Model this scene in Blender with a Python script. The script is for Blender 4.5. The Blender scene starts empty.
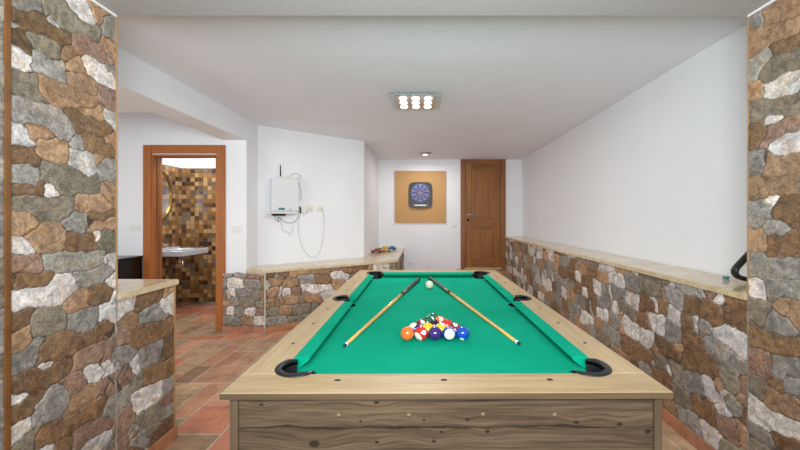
import bpy, bmesh, math, random
import numpy as np
from mathutils import Vector, Matrix
random.seed(7)
PI = math.pi
SC = bpy.context.scene
COL = SC.collection

# ------------------------------------------------------------------ camera
F = 336.0; VX, VY = 421.0, 218.0; CZ = 1.29          # focal length in px, vanishing point, eye height
cam = bpy.data.cameras.new('camera'); co = bpy.data.objects.new('camera', cam); COL.objects.link(co)
cam.sensor_width = 36; cam.lens = F/800*36; cam.shift_x = (400-VX)/800; cam.shift_y = (VY-225)/800
cam.clip_start = .02
co.location = (0, 0, CZ); co.rotation_euler = (PI/2, 0, 0); SC.camera = co
# ------------------------------------------------------------------ world, lights, exposure
w = bpy.data.worlds.new('world'); SC.world = w; w.use_nodes = True
bg = w.node_tree.nodes['Background']; bg.inputs[0].default_value = (.97, .985, 1, 1); bg.inputs[1].default_value = 0.5
SC.view_settings.view_transform = 'Standard'; SC.view_settings.look = 'None'
SC.view_settings.gamma = 1; SC.view_settings.use_curve_mapping = False
SC.view_settings.exposure = 0.18
def area(name, loc, target, sx, sy, power, col=(1, 1, 1)):
    l = bpy.data.lights.new(name, 'AREA'); l.shape = 'RECTANGLE'; l.size = sx; l.size_y = sy; l.energy = power; l.color = col
    o = bpy.data.objects.new(name, l); COL.objects.link(o); o.location = loc
    o.rotation_euler = (Vector(target)-Vector(loc)).to_track_quat('-Z', 'Y').to_euler(); return o
area('fill_light_behind', (0.1, -1.0, 1.9), (0.1, 3.2, 2.43), 2.4, .9, 26, (1, 1, 1))  # unseen fill added behind the camera, aimed forward and up
area('ceiling_fill', (0.0, -.15, 1.55), (0.0, 1.9, 2.43), .9, .5, 52, (.84, .93, 1))  # added upward fill below eye-line of the beam, brightens the ceiling
area('fill_light_left', (-3.2, 0.2, 1.7), (-3.5, 3.9, 1.4), 1.4, 1.4, 38, (.95, .98, 1))  # unseen fill added on the left to brighten the doorway wall
area('bathroom_fill', (-2.75, 4.3, 2.5), (-3.5, 4.9, 1.0), 0.5, .5, 13, (.97, .98, 1))  # unseen fill added under the bathroom ceiling, no fixture modelled

# ------------------------------------------------------------------ node helpers
def lin(c):
    return tuple(((x/255)/12.92 if x/255 <= .04045 else ((x/255+.055)/1.055)**2.4) for x in c)
def rgba(c): return lin(c)+(1,)
class NT:
    def __init__(s, name, rough=.5, metal=0, spec=.5, coat=0):
        s.m = bpy.data.materials.new(name); s.m.use_nodes = True; s.t = s.m.node_tree
        s.b = s.t.nodes['Principled BSDF']
        s.b.inputs['Roughness'].default_value = rough; s.b.inputs['Metallic'].default_value = metal
        s.b.inputs['Specular IOR Level'].default_value = spec; s.b.inputs['Coat Weight'].default_value = coat
    def n(s, typ, **k):
        o = s.t.nodes.new(typ)
        for a, b in k.items(): setattr(o, a, b)
        return o
    def l(s, a, b): s.t.links.new(a, b)
    def put(s, v, sock):
        if hasattr(v, 'is_output'): s.l(v, sock)
        else: sock.default_value = v
    def math(s, op, a, b=0., c=0.):
        o = s.n('ShaderNodeMath', operation=op); s.put(a, o.inputs[0]); s.put(b, o.inputs[1]); s.put(c, o.inputs[2]); return o.outputs[0]
    def coord(s, kind='Object', scale=(1, 1, 1), loc=(0, 0, 0)):
        t = s.n('ShaderNodeTexCoord'); m = s.n('ShaderNodeMapping'); s.l(t.outputs[kind], m.inputs[0])
        m.inputs['Scale'].default_value = scale; m.inputs['Location'].default_value = loc; return m.outputs[0]
    def noise(s, vec, scale, detail=3, rough=.55, dist=0):
        o = s.n('ShaderNodeTexNoise'); s.l(vec, o.inputs['Vector']); o.inputs['Scale'].default_value = scale
        o.inputs['Detail'].default_value = detail; o.inputs['Roughness'].default_value = rough; o.inputs['Distortion'].default_value = dist
        return o.outputs['Fac']
    def ramp(s, fac, stops, const=False):
        o = s.n('ShaderNodeValToRGB'); s.put(fac, o.inputs[0]); e = o.color_ramp.elements
        if const: o.color_ramp.interpolation = 'CONSTANT'
        while len(e) < len(stops): e.new(.5)
        for i, (p, c) in enumerate(stops): e[i].position = p; e[i].color = c if len(c) == 4 else c+(1,)
        return o.outputs[0]
    def mix(s, fac, a, b, mode='MIX'):
        o = s.n('ShaderNodeMix', data_type='RGBA', blend_type=mode); s.put(fac, o.inputs[0]); s.put(a, o.inputs[6]); s.put(b, o.inputs[7]); return o.outputs[2]
    def color(s, v): s.put(v, s.b.inputs['Base Color']); return s
    def bump(s, h, st=.3, dist=.01):
        o = s.n('ShaderNodeBump'); s.put(h, o.inputs['Height']); o.inputs['Strength'].default_value = st; o.inputs['Distance'].default_value = dist
        s.l(o.outputs[0], s.b.inputs['Normal']); return s
    def attr(s, name):
        return s.n('ShaderNodeAttribute', attribute_name=name)
M = {}
def plain(name, c, rough=.5, metal=0, vary=.06, scale=20, bump=0, coat=0, spec=.5):
    k = NT(name, rough, metal, coat=coat, spec=spec); v = k.coord(); f = k.noise(v, scale)
    a = rgba(c); lo = tuple(x*(1-vary) for x in a[:3])+(1,); hi = tuple(min(1, x*(1+vary)) for x in a[:3])+(1,)
    k.color(k.ramp(f, [(.3, lo), (.7, hi)]))
    if bump: k.bump(f, bump, .004)
    M[name] = k.m; return k.m
plain('wall_paint', (240, 241, 243), .75, vary=.012, scale=3, bump=.04)
plain('ceiling_paint', (238, 239, 245), .8, vary=.012, scale=3, bump=.04)
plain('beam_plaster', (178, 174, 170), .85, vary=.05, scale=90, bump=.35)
plain('black_plastic', (22, 23, 25), .38)
plain('black_rubber', (14, 14, 15), .6)
plain('black_gloss', (12, 12, 13), .25)
plain('white_plastic', (232, 232, 230), .35, vary=.01)
plain('cream_plastic', (232, 228, 212), .4, vary=.01)
plain('off_white_metal', (222, 224, 226), .4, vary=.01)
plain('chrome', (205, 207, 210), .14, 1)
plain('steel', (190, 190, 190), .3, 1)
plain('brass', (160, 128, 70), .22, 1)
plain('teal_plastic', (50, 130, 140), .3)
plain('grey_metal', (110, 113, 116), .4, .3)
plain('sink_ceramic', (215, 220, 226), .12, vary=.01, coat=.5)
plain('cable_black', (25, 25, 28), .5)
plain('cable_grey', (168, 170, 166), .5)
plain('cable_cream', (205, 200, 186), .5)
plain('red_plastic', (165, 55, 50), .4)
plain('orange_plastic', (215, 160, 85), .4)
plain('yellow_plastic', (205, 190, 60), .4)
plain('blue_plastic', (25, 115, 190), .4)
plain('dark_green_plastic', (95, 98, 80), .4)
plain('cork', (200, 156, 104), .9, vary=.10, scale=140, bump=.3)
plain('cork_edge', (150, 105, 60), .8)
plain('edge_strip', (176, 138, 96), .45)
plain('corner_wood', (120, 78, 38), .45, vary=.25, scale=9)
plain('warm_white', (216, 206, 190), .45, vary=.02)
plain('tip_blue', (20, 40, 60), .8)
plain('cue_ferrule', (240, 240, 236), .35, vary=.01)
plain('wood_plug', (132, 106, 78), .6, vary=.15, scale=120)
plain('dark_dot', (28, 26, 24), .35)
plain('grout', (150, 126, 106), .9, vary=.1, scale=60)

def emis(name, c, st):
    k = NT(name, .4); k.color(rgba(c)); k.b.inputs['Emission Color'].default_value = rgba(c); k.b.inputs['Emission Strength'].default_value = st
    M[name] = k.m
emis('lamp_glow', (255, 246, 230), 4)

k = NT('mirror_glass', .02, 1); k.color((.85, .86, .86, 1)); M['mirror_glass'] = k.m
k = NT('clear_glass', .05); k.color((.9, .95, .95, 1)); k.b.inputs['Transmission Weight'].default_value = .85; k.b.inputs['IOR'].default_value = 1.2; M['clear_glass'] = k.m

# stone cladding: the colour of every stone is its own ('col'); 'gap' is the distance to the joint
k = NT('stone_cladding', .62, spec=.35)
v = k.coord(); a = k.attr('col').outputs['Color']; g = k.attr('gap').outputs['Fac']
n1 = k.noise(v, 13, 6, .65, 1.2); n2 = k.noise(v, 42, 4, .7, .6); n3 = k.noise(k.coord(loc=(5, 3, 1)), 7, 4, .6, 2.0); n5 = k.noise(k.coord(loc=(1, 8, 2)), 120, 3, .7, .3)
c1 = k.mix(1.0, a, k.ramp(n1, [(.28, (.50, .485, .47)), (.5, (1, 1, 1)), (.74, (1.5, 1.48, 1.45))]), 'MULTIPLY')
c2 = k.mix(1.0, c1, k.ramp(n2, [(.3, (.66, .65, .64)), (.52, (1, 1, 1)), (.72, (1.36, 1.35, 1.33))]), 'MULTIPLY')
c2 = k.mix(1.0, c2, k.ramp(n5, [(.3, (.72, .71, .70)), (.5, (1, 1, 1)), (.7, (1.25, 1.25, 1.24))]), 'MULTIPLY')
rust = k.ramp(n3, [(.46, (0, 0, 0)), (.70, (.6, .6, .6))])
c3 = k.mix(rust, c2, k.mix(1.0, c2, (1.12, .93, .72, 1), 'MULTIPLY'))
vein = k.ramp(k.math('ABSOLUTE', k.math('SUBTRACT', k.noise(k.coord(loc=(9, 2, 4)), 9, 5, .6, 1.5), .5)), [(0, (.16, .16, .16)), (.014, (0, 0, 0))])
c4 = k.mix(vein, c3, (.62, .60, .57, 1))
jc = k.mix(k.noise(v, 9), rgba((48, 38, 32)), rgba((104, 88, 74)))
k.color(k.mix(k.ramp(g, [(.05, (0, 0, 0)), (.17, (1, 1, 1))]), jc, c4))
k.bump(k.math('ADD', n1, k.math('MULTIPLY', n2, .6)), .6, .012); M['stone'] = k.m

# terracotta tiles
k = NT('terracotta', .42, spec=.4)
v = k.coord(); a = k.attr('col').outputs['Color']
n1 = k.noise(v, 6, 5, .65, .8); n2 = k.noise(v, 30, 4, .6)
c1 = k.mix(1.0, a, k.ramp(n1, [(.3, (.66, .66, .66)), (.5, (1, 1, 1)), (.72, (1.22, 1.26, 1.3))]), 'MULTIPLY')
c2 = k.mix(1.0, c1, k.ramp(n2, [(.3, (.88, .88, .88)), (.7, (1.1, 1.1, 1.1))]), 'MULTIPLY')
k.color(c2); k.bump(n1, .15, .01); M['terracotta'] = k.m

# beige marble caps
k = NT('beige_marble', .14, spec=.55)
v = k.coord(); n1 = k.noise(v, 5, 6, .7, 1); n2 = k.noise(v, 70, 3, .6)
c1 = k.ramp(n1, [(.3, rgba((196, 172, 132))), (.5, rgba((214, 194, 158))), (.7, rgba((224, 210, 182)))])
k.color(k.mix(1.0, c1, k.ramp(n2, [(.35, (.84, .82, .78)), (.6, (1.03, 1.03, 1.03))]), 'MULTIPLY')); M['marble'] = k.m

# mosaic bathroom tiles, from UV in metres
k = NT('mosaic_tile', .22, spec=.5)
t = k.n('ShaderNodeTexCoord'); sx = k.n('ShaderNodeSeparateXYZ'); k.l(t.outputs['UV'], sx.inputs[0])
T = .066
u_ = k.math('DIVIDE', sx.outputs[0], T); v_ = k.math('DIVIDE', sx.outputs[1], T)
cb = k.n('ShaderNodeCombineXYZ'); k.l(k.math('FLOOR', u_), cb.inputs[0]); k.l(k.math('FLOOR', v_), cb.inputs[1])
wn = k.n('ShaderNodeTexWhiteNoise', noise_dimensions='2D'); k.l(cb.outputs[0], wn.inputs[0])
pal = [(0, (98, 66, 40)), (.12, (166, 124, 76)), (.25, (138, 100, 62)), (.38, (112, 92, 76)), (.50, (190, 154, 104)), (.63, (70, 50, 38)), (.72, (156, 116, 70)), (.84, (124, 112, 98)), (.92, (146, 98, 52))]
tc = k.ramp(wn.outputs[0], [(p, rgba(c)) for p, c in pal], True)
nn = k.noise(k.coord(), 55, 4, .65, 1)
tc = k.mix(1.0, tc, k.ramp(nn, [(.3, (.72, .72, .72)), (.7, (1.3, 1.28, 1.25))]), 'MULTIPLY')
fu = k.math('ABSOLUTE', k.math('SUBTRACT', k.math('FRACT', u_), .5)); fv = k.math('ABSOLUTE', k.math('SUBTRACT', k.math('FRACT', v_), .5))
gm = k.math('MAXIMUM', fu, fv)
k.color(k.mix(k.ramp(gm, [(.455, (0, 0, 0)), (.48, (1, 1, 1))]), tc, rgba((112, 90, 66)))); M['mosaic'] = k.m

# woods
def wood(name, dark, mid, light, axis, rough=.45, scale=1, coat=0, ring=9):
    k = NT(name, rough, coat=coat, spec=.4)
    s = [22, 22, 22]; s[axis] = 1.2
    v = k.coord(scale=tuple(x*scale for x in s)); n1 = k.noise(v, 1, 5, .6, .6)
    s2 = [5, 5, 5]; s2[axis] = .7
    n2 = k.noise(k.coord(scale=s2), 1, 3, .5, .5)
    f = k.math('ADD', k.math('MULTIPLY', n1, .65), k.math('MULTIPLY', n2, .35))
    k.color(k.ramp(f, [(.32, rgba(dark)), (.5, rgba(mid)), (.66, rgba(light))])); k.bump(n1, .08, .004); M[name] = k.m
wood('door_wood_v', (118, 72, 32), (150, 98, 48), (170, 116, 62), 2, .38)
wood('door_wood_h', (112, 68, 30), (142, 92, 44), (162, 110, 58), 0, .38)
wood('frame_wood_v', (118, 72, 38), (142, 90, 50), (160, 106, 62), 2, .4)
wood('frame_wood_h', (118, 72, 38), (142, 90, 50), (160, 106, 62), 0, .4)
wood('trim_cherry_v', (142, 80, 36), (168, 100, 48), (186, 118, 60), 2, .4)
wood('trim_cherry_h', (142, 80, 36), (168, 100, 48), (186, 118, 60), 0, .4)
wood('cue_wood', (206, 152, 78), (226, 176, 98), (236, 192, 118), 1, .25, coat=.4)
wood('cue_butt', (24, 20, 20), (34, 30, 30), (50, 44, 42), 1, .25, coat=.4)

def pine(name, axis, cols, knots, crack=None, rough=.45, fine=1, wamp=.014, st=(.30, .47, .62)):
    """planks with grain running along axis (0 = x, 1 = y); knots: (along, across, radius) on the face; across = y or z"""
    k = NT(name, rough, spec=.35)
    t = k.n('ShaderNodeTexCoord'); sp = k.n('ShaderNodeSeparateXYZ'); k.l(t.outputs['Object'], sp.inputs[0])
    along = sp.outputs[axis]; across = k.math('ADD', sp.outputs[1-axis], sp.outputs[2])
    sc = [20, 20, 20]; sc[axis] = .9
    v = k.coord(scale=[1.3, 1.3, 1.3] if False else [(1.1 if i == axis else 9) for i in range(3)])
    warp = k.noise(v, 1, 3, .5, .4)
    ph = k.math('ADD', across, k.math('MULTIPLY', warp, wamp))
    spot = 0.
    for (ka, kc, r) in knots:
        da = k.math('SUBTRACT', along, ka); dc = k.math('SUBTRACT', across, kc)
        e1 = k.math('ADD', k.math('POWER', k.math('ABSOLUTE', k.math('DIVIDE', da, r*4.5)), 2.), k.math('POWER', k.math('ABSOLUTE', k.math('DIVIDE', dc, r*2.2)), 2.))
        gsn = k.math('EXPONENT', k.math('MULTIPLY', e1, -1.))
        ph = k.math('ADD', ph, k.math('MULTIPLY', gsn, r*1.1))
        e2 = k.math('ADD', k.math('POWER', k.math('ABSOLUTE', k.math('DIVIDE', da, r*.75)), 2.), k.math('POWER', k.math('ABSOLUTE', k.math('DIVIDE', dc, r*.5)), 2.))
        spot = k.math('MAXIMUM', spot, k.math('EXPONENT', k.math('MULTIPLY', e2, -1.)))
    # grain lines: 1-D noise on the warped phase
    cb = k.n('ShaderNodeCombineXYZ'); k.l(k.math('MULTIPLY', ph, 110*fine), cb.inputs[0]); k.l(k.math('MULTIPLY', along, 2.5), cb.inputs[1])
    g1 = k.noise(cb.outputs[0], 1, 3, .6)
    cb2 = k.n('ShaderNodeCombineXYZ'); k.l(k.math('MULTIPLY', ph, 420*fine), cb2.inputs[0]); k.l(k.math('MULTIPLY', along, 9), cb2.inputs[1])
    g2 = k.noise(cb2.outputs[0], 1, 2, .5)
    cb3 = k.n('ShaderNodeCombineXYZ'); k.l(k.math('MULTIPLY', ph, 26), cb3.inputs[0]); k.l(k.math('MULTIPLY', along, 2.2), cb3.inputs[1]); g3 = k.noise(cb3.outputs[0], 1, 3, .6)
    f = k.math('ADD', k.math('ADD', k.math('MULTIPLY', g1, .4), k.math('MULTIPLY', g2, .3)), k.math('MULTIPLY', g3, .3))
    c = k.ramp(f, [(st[0], rgba(cols[0])), (st[1], rgba(cols[1])), (st[2], rgba(cols[2]))])
    if crack:
        cz, amp, th = crack
        wv = k.n('ShaderNodeCombineXYZ'); k.l(k.math('MULTIPLY', along, 5.5), wv.inputs[0])
        wz = k.math('MULTIPLY', k.math('SUBTRACT', k.noise(wv.outputs[0], 1, 3, .5), .5), amp)
        wv2 = k.n('ShaderNodeCombineXYZ'); k.l(k.math('MULTIPLY', along, 5.), wv2.inputs[0]); wv2.inputs[1].default_value = 4
        dz = k.math('ABSOLUTE', k.math('SUBTRACT', k.math('SUBTRACT', across, cz), wz))
        wd = k.math('MULTIPLY', k.math('MAXIMUM', k.math('SUBTRACT', k.noise(wv2.outputs[0], 1, 3, .6), .40), .0), th)
        m = k.math('SUBTRACT', 1., k.math('DIVIDE', dz, k.math('ADD', wd, .0004)))
        c = k.mix(k.ramp(m, [(0, (0, 0, 0)), (.6, (.85, .85, .85))]), c, rgba(cols[3]))
    c = k.mix(k.ramp(spot, [(.25, (0, 0, 0)), (.7, (.92, .92, .92))]), c, rgba(cols[3]))
    k.color(c); k.bump(g1, .12, .003); M[name] = k.m
RC = [(144, 118, 84), (166, 141, 104), (184, 160, 122), (140, 108, 76)]
pine('pine_rail_x', 0, RC, [(-.395, .055, .012), (.30, .05, .010), (.08, .092, .006)], fine=.8)
pine('pine_rail_y', 1, [(158, 132, 96), (178, 152, 114), (194, 170, 132), (120, 88, 56)], [(.45, -.55, .008), (.93, -.575, .007), (1.4, .53, .008), (.62, .56, .009), (1.75, -.56, .007)], fine=.8)
BC = [(52, 40, 30), (84, 66, 48), (106, 87, 66), (34, 25, 19)]
KN = [(576.6, 422.4, .011), (620, 424.5, .012), (648.6, 432, .015), (487.4, 431.4, .010), (467.6, 419.4, .008), (376.7, 402, .011), (314.9, 443, .022), (360.9, 420.8, .007), (399.7, 426.5, .008), (424, 420, .007), (441.4, 431.7, .008), (377, 441.7, .009), (434, 441, .009), (262, 404, .009)]
pine('panel_wood', 0, BC, [((x-VX)*.923/F-.0705, CZ-(y-VY)*.923/F+.024, r) for x, y, r in KN], crack=(.740, .030, .030), fine=1.1, wamp=.02, st=(.37, .49, .59))
wood('post_wood', (74, 58, 42), (94, 76, 56), (108, 90, 68), 2, .5)
wood('edge_shade_wood', (70, 54, 38), (90, 72, 50), (106, 86, 62), 0, .5)  # dark tone holds the shade of the rail's front face

# cloth
k = NT('green_cloth', .95, spec=.08); v = k.coord()
n1 = k.noise(v, 4, 3); n2 = k.noise(v, 900, 2)
c1 = k.ramp(n1, [(.3, rgba((2, 148, 114))), (.7, rgba((10, 158, 124)))])
k.color(k.mix(1.0, c1, k.ramp(n2, [(.3, (.9, .9, .9)), (.7, (1.1, 1.1, 1.1))]), 'MULTIPLY')); M['cloth'] = k.m

# ------------------------------------------------------------------ mesh helpers
class MB:
    def __init__(s): s.bm = bmesh.new()
    def box(s, x0, x1, y0, y1, z0, z1, bev=0, seg=2, mat=0):
        r = bmesh.ops.create_cube(s.bm, size=1); vs = r['verts']
        for v in vs: v.co = Vector(((x0+x1)/2+v.co.x*(x1-x0), (y0+y1)/2+v.co.y*(y1-y0), (z0+z1)/2+v.co.z*(z1-z0)))
        if bev:
            es = list({e for v in vs for e in v.link_edges})
            bmesh.ops.bevel(s.bm, geom=es, offset=bev, segments=seg, affect='EDGES', profile=.5)
        return s
    def prism(s, pts, z0, z1, bev=0):
        b = [s.bm.verts.new((p[0], p[1], z0)) for p in pts]; t = [s.bm.verts.new((p[0], p[1], z1)) for p in pts]
        n = len(pts); fs = [s.bm.faces.new(b[::-1]), s.bm.faces.new(t)]
        for i in range(n): fs.append(s.bm.faces.new((b[i], b[(i+1) % n], t[(i+1) % n], t[i])))
        bmesh.ops.recalc_face_normals(s.bm, faces=fs)
        if bev:
            es = [e for e in fs[1].edges]
            bmesh.ops.bevel(s.bm, geom=es, offset=bev, segments=2, affect='EDGES')
        return s
    def poly(s, pts):
        s.bm.faces.new([s.bm.verts.new(p) for p in pts]); return s
    def tube(s, pts, rad, n=8, cap=True, closed=False):
        pts = [Vector(p) for p in pts]; rs = rad if isinstance(rad, (list, tuple)) else [rad]*len(pts)
        rings = []; prev = None; N = len(pts)
        for i, p in enumerate(pts):
            if closed: d = pts[(i+1) % N]-pts[i-1]
            else: d = pts[min(i+1, N-1)]-pts[max(i-1, 0)]
            d.normalize()
            if prev is None:
                prev = d.orthogonal().normalized()
            a = (prev-d*prev.dot(d)).normalized(); prev = a; b = d.cross(a)
            rings.append([s.bm.verts.new(p+(a*math.cos(2*PI*j/n)+b*math.sin(2*PI*j/n))*rs[i]) for j in range(n)])
        m = N if closed else N-1
        for i in range(m):
            r0, r1 = rings[i], rings[(i+1) % N]
            for j in range(n): s.bm.faces.new((r0[j], r0[(j+1) % n], r1[(j+1) % n], r1[j])).smooth = True
        if cap and not closed: s.bm.faces.new(rings[0][::-1]); s.bm.faces.new(rings[-1])
        return s
    def lathe(s, prof, n=24, mtx=None, smooth=True):
        """prof: (r, h) around +z"""
        rings = []
        for r, h in prof:
            if r < 1e-6: rings.append([s.bm.verts.new((0, 0, h))])
            else: rings.append([s.bm.verts.new((r*math.cos(2*PI*j/n), r*math.sin(2*PI*j/n), h)) for j in range(n)])
        for a, b in zip(rings, rings[1:]):
            for j in range(n):
                q = [a[j % len(a)], a[(j+1) % len(a)], b[(j+1) % len(b)], b[j % len(b)]]
                u = []
                for x in q:
                    if x not in u: u.append(x)
                if len(u) > 2: s.bm.faces.new(u).smooth = smooth
        if mtx is not None:
            for r in rings:
                for v in r: v.co = mtx @ v.co
        return s
    def xf(s, mtx): bmesh.ops.transform(s.bm, matrix=mtx, verts=s.bm.verts); return s
    def build(s, name, mat, parent=None, recalc=True):
        if recalc: bmesh.ops.recalc_face_normals(s.bm, faces=s.bm.faces)
        me = bpy.data.meshes.new(name); s.bm.to_mesh(me); s.bm.free()
        me.materials.append(M[mat]); o = bpy.data.objects.new(name, me); COL.objects.link(o)
        if parent: o.parent = parent
        return o
def empty(name, loc=(0, 0, 0), rz=0):
    o = bpy.data.objects.new(name, None); COL.objects.link(o); o.location = loc; o.rotation_euler = (0, 0, rz); o.empty_display_size = .05; return o
def tag(o, label, cat, group=None):
    o['label'] = label; o['category'] = cat
    if group: o['group'] = group
    return o
def struct(o): o['kind'] = 'structure'; return o
def cut(o, cutters):
    """boolean difference, applied; the cutters are removed"""
    for c in cutters:
        m = o.modifiers.new('b', 'BOOLEAN'); m.object = c; m.operation = 'DIFFERENCE'; m.solver = 'EXACT'
    dg = bpy.context.evaluated_depsgraph_get(); dg.update()
    me = bpy.data.meshes.new_from_object(o.evaluated_get(dg)); o.modifiers.clear(); old = o.data; o.data = me; bpy.data.meshes.remove(old)
    for c in cutters: bpy.data.objects.remove(c)
def copy_tree(o, parent=None):
    c = o.copy(); COL.objects.link(c)
    if parent: c.parent = parent
    for ch in o.children: copy_tree(ch, c)
    return c
def text_mesh(txt, size, extr=.0002):
    cu = bpy.data.curves.new('t', 'FONT'); cu.body = txt; cu.size = size; cu.align_x = 'CENTER'; cu.align_y = 'CENTER'; cu.extrude = extr; cu.resolution_u = 3
    o = bpy.data.objects.new('t', cu); COL.objects.link(o)
    dg = bpy.context.evaluated_depsgraph_get(); dg.update()
    me = bpy.data.meshes.new_from_object(o.evaluated_get(dg)); bpy.data.objects.remove(o); bpy.data.curves.remove(cu); return me
def P(x, y, Y):          # point at depth Y seen at image position x, y
    return Vector(((x-VX)*Y/F, Y, CZ-(y-VY)*Y/F))
def on_plane(x, y, p0, n):
    d = Vector(((x-VX)/F, 1, -(y-VY)/F)); o = Vector((0, 0, CZ)); t = (Vector(p0)-o).dot(n)/d.dot(n); return o+d*t

# ------------------------------------------------------------------ stone relief
def vnoise(u, v, s, seed):
    rs = np.random.RandomState(seed); G = rs.rand(256, 256)*2-1
    a = u/s+100; b = v/s+100; i = np.floor(a).astype(int); j = np.floor(b).astype(int); fa = a-i; fb = b-j
    fa = fa*fa*(3-2*fa); fb = fb*fb*(3-2*fb); g = lambda p, q: G[p % 256, q % 256]
    return (g(i, j)*(1-fa)+g(i+1, j)*fa)*(1-fb)+(g(i, j+1)*(1-fa)+g(i+1, j+1)*fa)*fb
SCOL = {'G': (146, 141, 133), 'W': (206, 200, 194), 'B': (126, 98, 70), 'T': (164, 132, 102), 'O': (136, 127, 110), 'R': (148, 120, 102)}
def rand_stones(W, H, seed, sc=1.0, mix='GGGWWWBBBTTOORRR'):
    r = random.Random(seed); L = []; v = -.05; row = 0
    while v < H+.1:
        h = r.uniform(.10, .135)*sc; u = -.2+r.uniform(0, .1)
        while u < W+.2:
            wd = r.choice([.10, .13, .17, .22, .26])*sc; hl = max(.005, (wd-.10*sc)/2); tl = r.uniform(-.35, .25)
            cu, cv = u+wd/2, v+h/2+r.uniform(-.03, .03)*sc
            L.append((cu-hl, cv-hl*tl, cu+hl, cv+hl*tl, r.uniform(0, .014)*sc, r.choice(mix)))
            if r.random() < .22: L.append((u, v+r.uniform(0, h), u+.005, v+r.uniform(0, h), -.012*sc, r.choice('WWTG')))
            u += wd
        v += h; row += 1
    return L
def stone_wall(name, p0, p1, z0, z1, res, stones, seed, relief=.006, parent=None, ztop=None, gm=1.0, pw=4):
    """relief face from p0 to p1 (seen from the side where p1-p0 turns right), stones in (distance along, height - z0)"""
    p0 = Vector((p0[0], p0[1], 0)); p1 = Vector((p1[0], p1[1], 0)); W = (p1-p0).length; d = (p1-p0)/W; H = z1-z0
    nrm = Vector((d.y, -d.x, 0))
    nu = max(2, int(W/res)+1); nv = max(2, int(H/res)+1)
    U, V = np.meshgrid(np.linspace(0, W, nu), np.linspace(0, H, nv), indexing='ij'); U = U.ravel(); V = V.ravel()
    Uw = U+.013*vnoise(U, V, .09, seed)+.006*vnoise(U, V, .028, seed+1)+.003*vnoise(U, V, .012, seed+5); Vw = V+.013*vnoise(U, V, .09, seed+2)+.006*vnoise(U, V, .028, seed+3)+.003*vnoise(U, V, .012, seed+6)
    d1 = np.full(U.shape, 9.); d2 = np.full(U.shape, 9.); idx = np.zeros(U.shape, int)
    for i, (a, b, c, e, sz, cl) in enumerate(stones):
        dx, dy = c-a, (e-b); L2 = dx*dx+dy*dy+1e-9
        t = np.clip(((Uw-a)*dx+(Vw-b)*dy)/L2, 0, 1); qx = np.abs(Uw-a-t*dx); qy = np.abs(Vw-b-t*dy)
        D = (qx**pw+qy**pw)**(1/pw)-sz
        m = D < d1; d2 = np.where(m, d1, np.minimum(d2, D)); d1 = np.where(m, D, d1); idx = np.where(m, i, idx)
    gap = d2-d1
    rs = np.random.RandomState(seed+9); N = len(stones)
    tu = rs.uniform(-.05, .05, N); tv = rs.uniform(-.05, .05, N); hh = rs.uniform(.5, 1.1, N)
    cen = np.array([((s[0]+s[2])/2, (s[1]+s[3])/2) for s in stones])
    s_ = np.clip(gap/(.010*gm), 0, 1); s_ = s_*s_*(3-2*s_)
    h = relief*s_*(hh[idx]+np.clip(tu[idx]*(U-cen[idx, 0])*8+tv[idx]*(V-cen[idx, 1])*8, -.3, .3)) + .0015*vnoise(U, V, .03, seed+4)*s_
    cols = np.array([lin(SCOL[s[5]]) for s in stones])*rs.uniform(.80, 1.18, (N, 1))*rs.uniform(.98, 1.02, (N, 3))
    X = p0.x+d.x*U+nrm.x*h; Y = p0.y+d.y*U+nrm.y*h; Z = z0+V
    co_ = np.stack([X, Y, Z], 1).astype(np.float32)
    I = np.arange(nu*nv).reshape(nu, nv); q = np.stack([I[:-1, :-1], I[1:, :-1], I[1:, 1:], I[:-1, 1:]], -1).reshape(-1, 4)
    if ztop is not None:      # ragged top edge
        zt = ztop+.018*vnoise(U, U*0+seed, .09, seed+7)+.008*vnoise(U, U*0+seed, .03, seed+8)
        keep = (Z <= zt)[q].all(1); q = q[keep]
    me = bpy.data.meshes.new(name); me.vertices.add(len(co_)); me.vertices.foreach_set('co', co_.ravel())
    me.loops.add(q.size); me.loops.foreach_set('vertex_index', q.ravel().astype(np.int32))
    me.polygons.add(len(q)); me.polygons.foreach_set('loop_start', np.arange(0, q.size, 4, dtype=np.int32)); me.polygons.foreach_set('loop_total', np.full(len(q), 4, np.int32))
    me.update(calc_edges=True); me.validate()
    a = me.attributes.new('col', 'FLOAT_COLOR', 'POINT'); a.data.foreach_set('color', np.concatenate([cols[idx], np.ones((len(idx), 1))], 1).astype(np.float32).ravel())
    a = me.attributes.new('gap', 'FLOAT', 'POINT'); a.data.foreach_set('value', np.clip(gap/(.022*gm), 0, 1).astype(np.float32))
    me.polygons.foreach_set('use_smooth', np.ones(len(me.polygons), bool))
    me.materials.append(M['stone']); o = bpy.data.objects.new(name, me); COL.objects.link(o)
    if parent: o.parent = parent
    else: struct(o)
    return o

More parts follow.
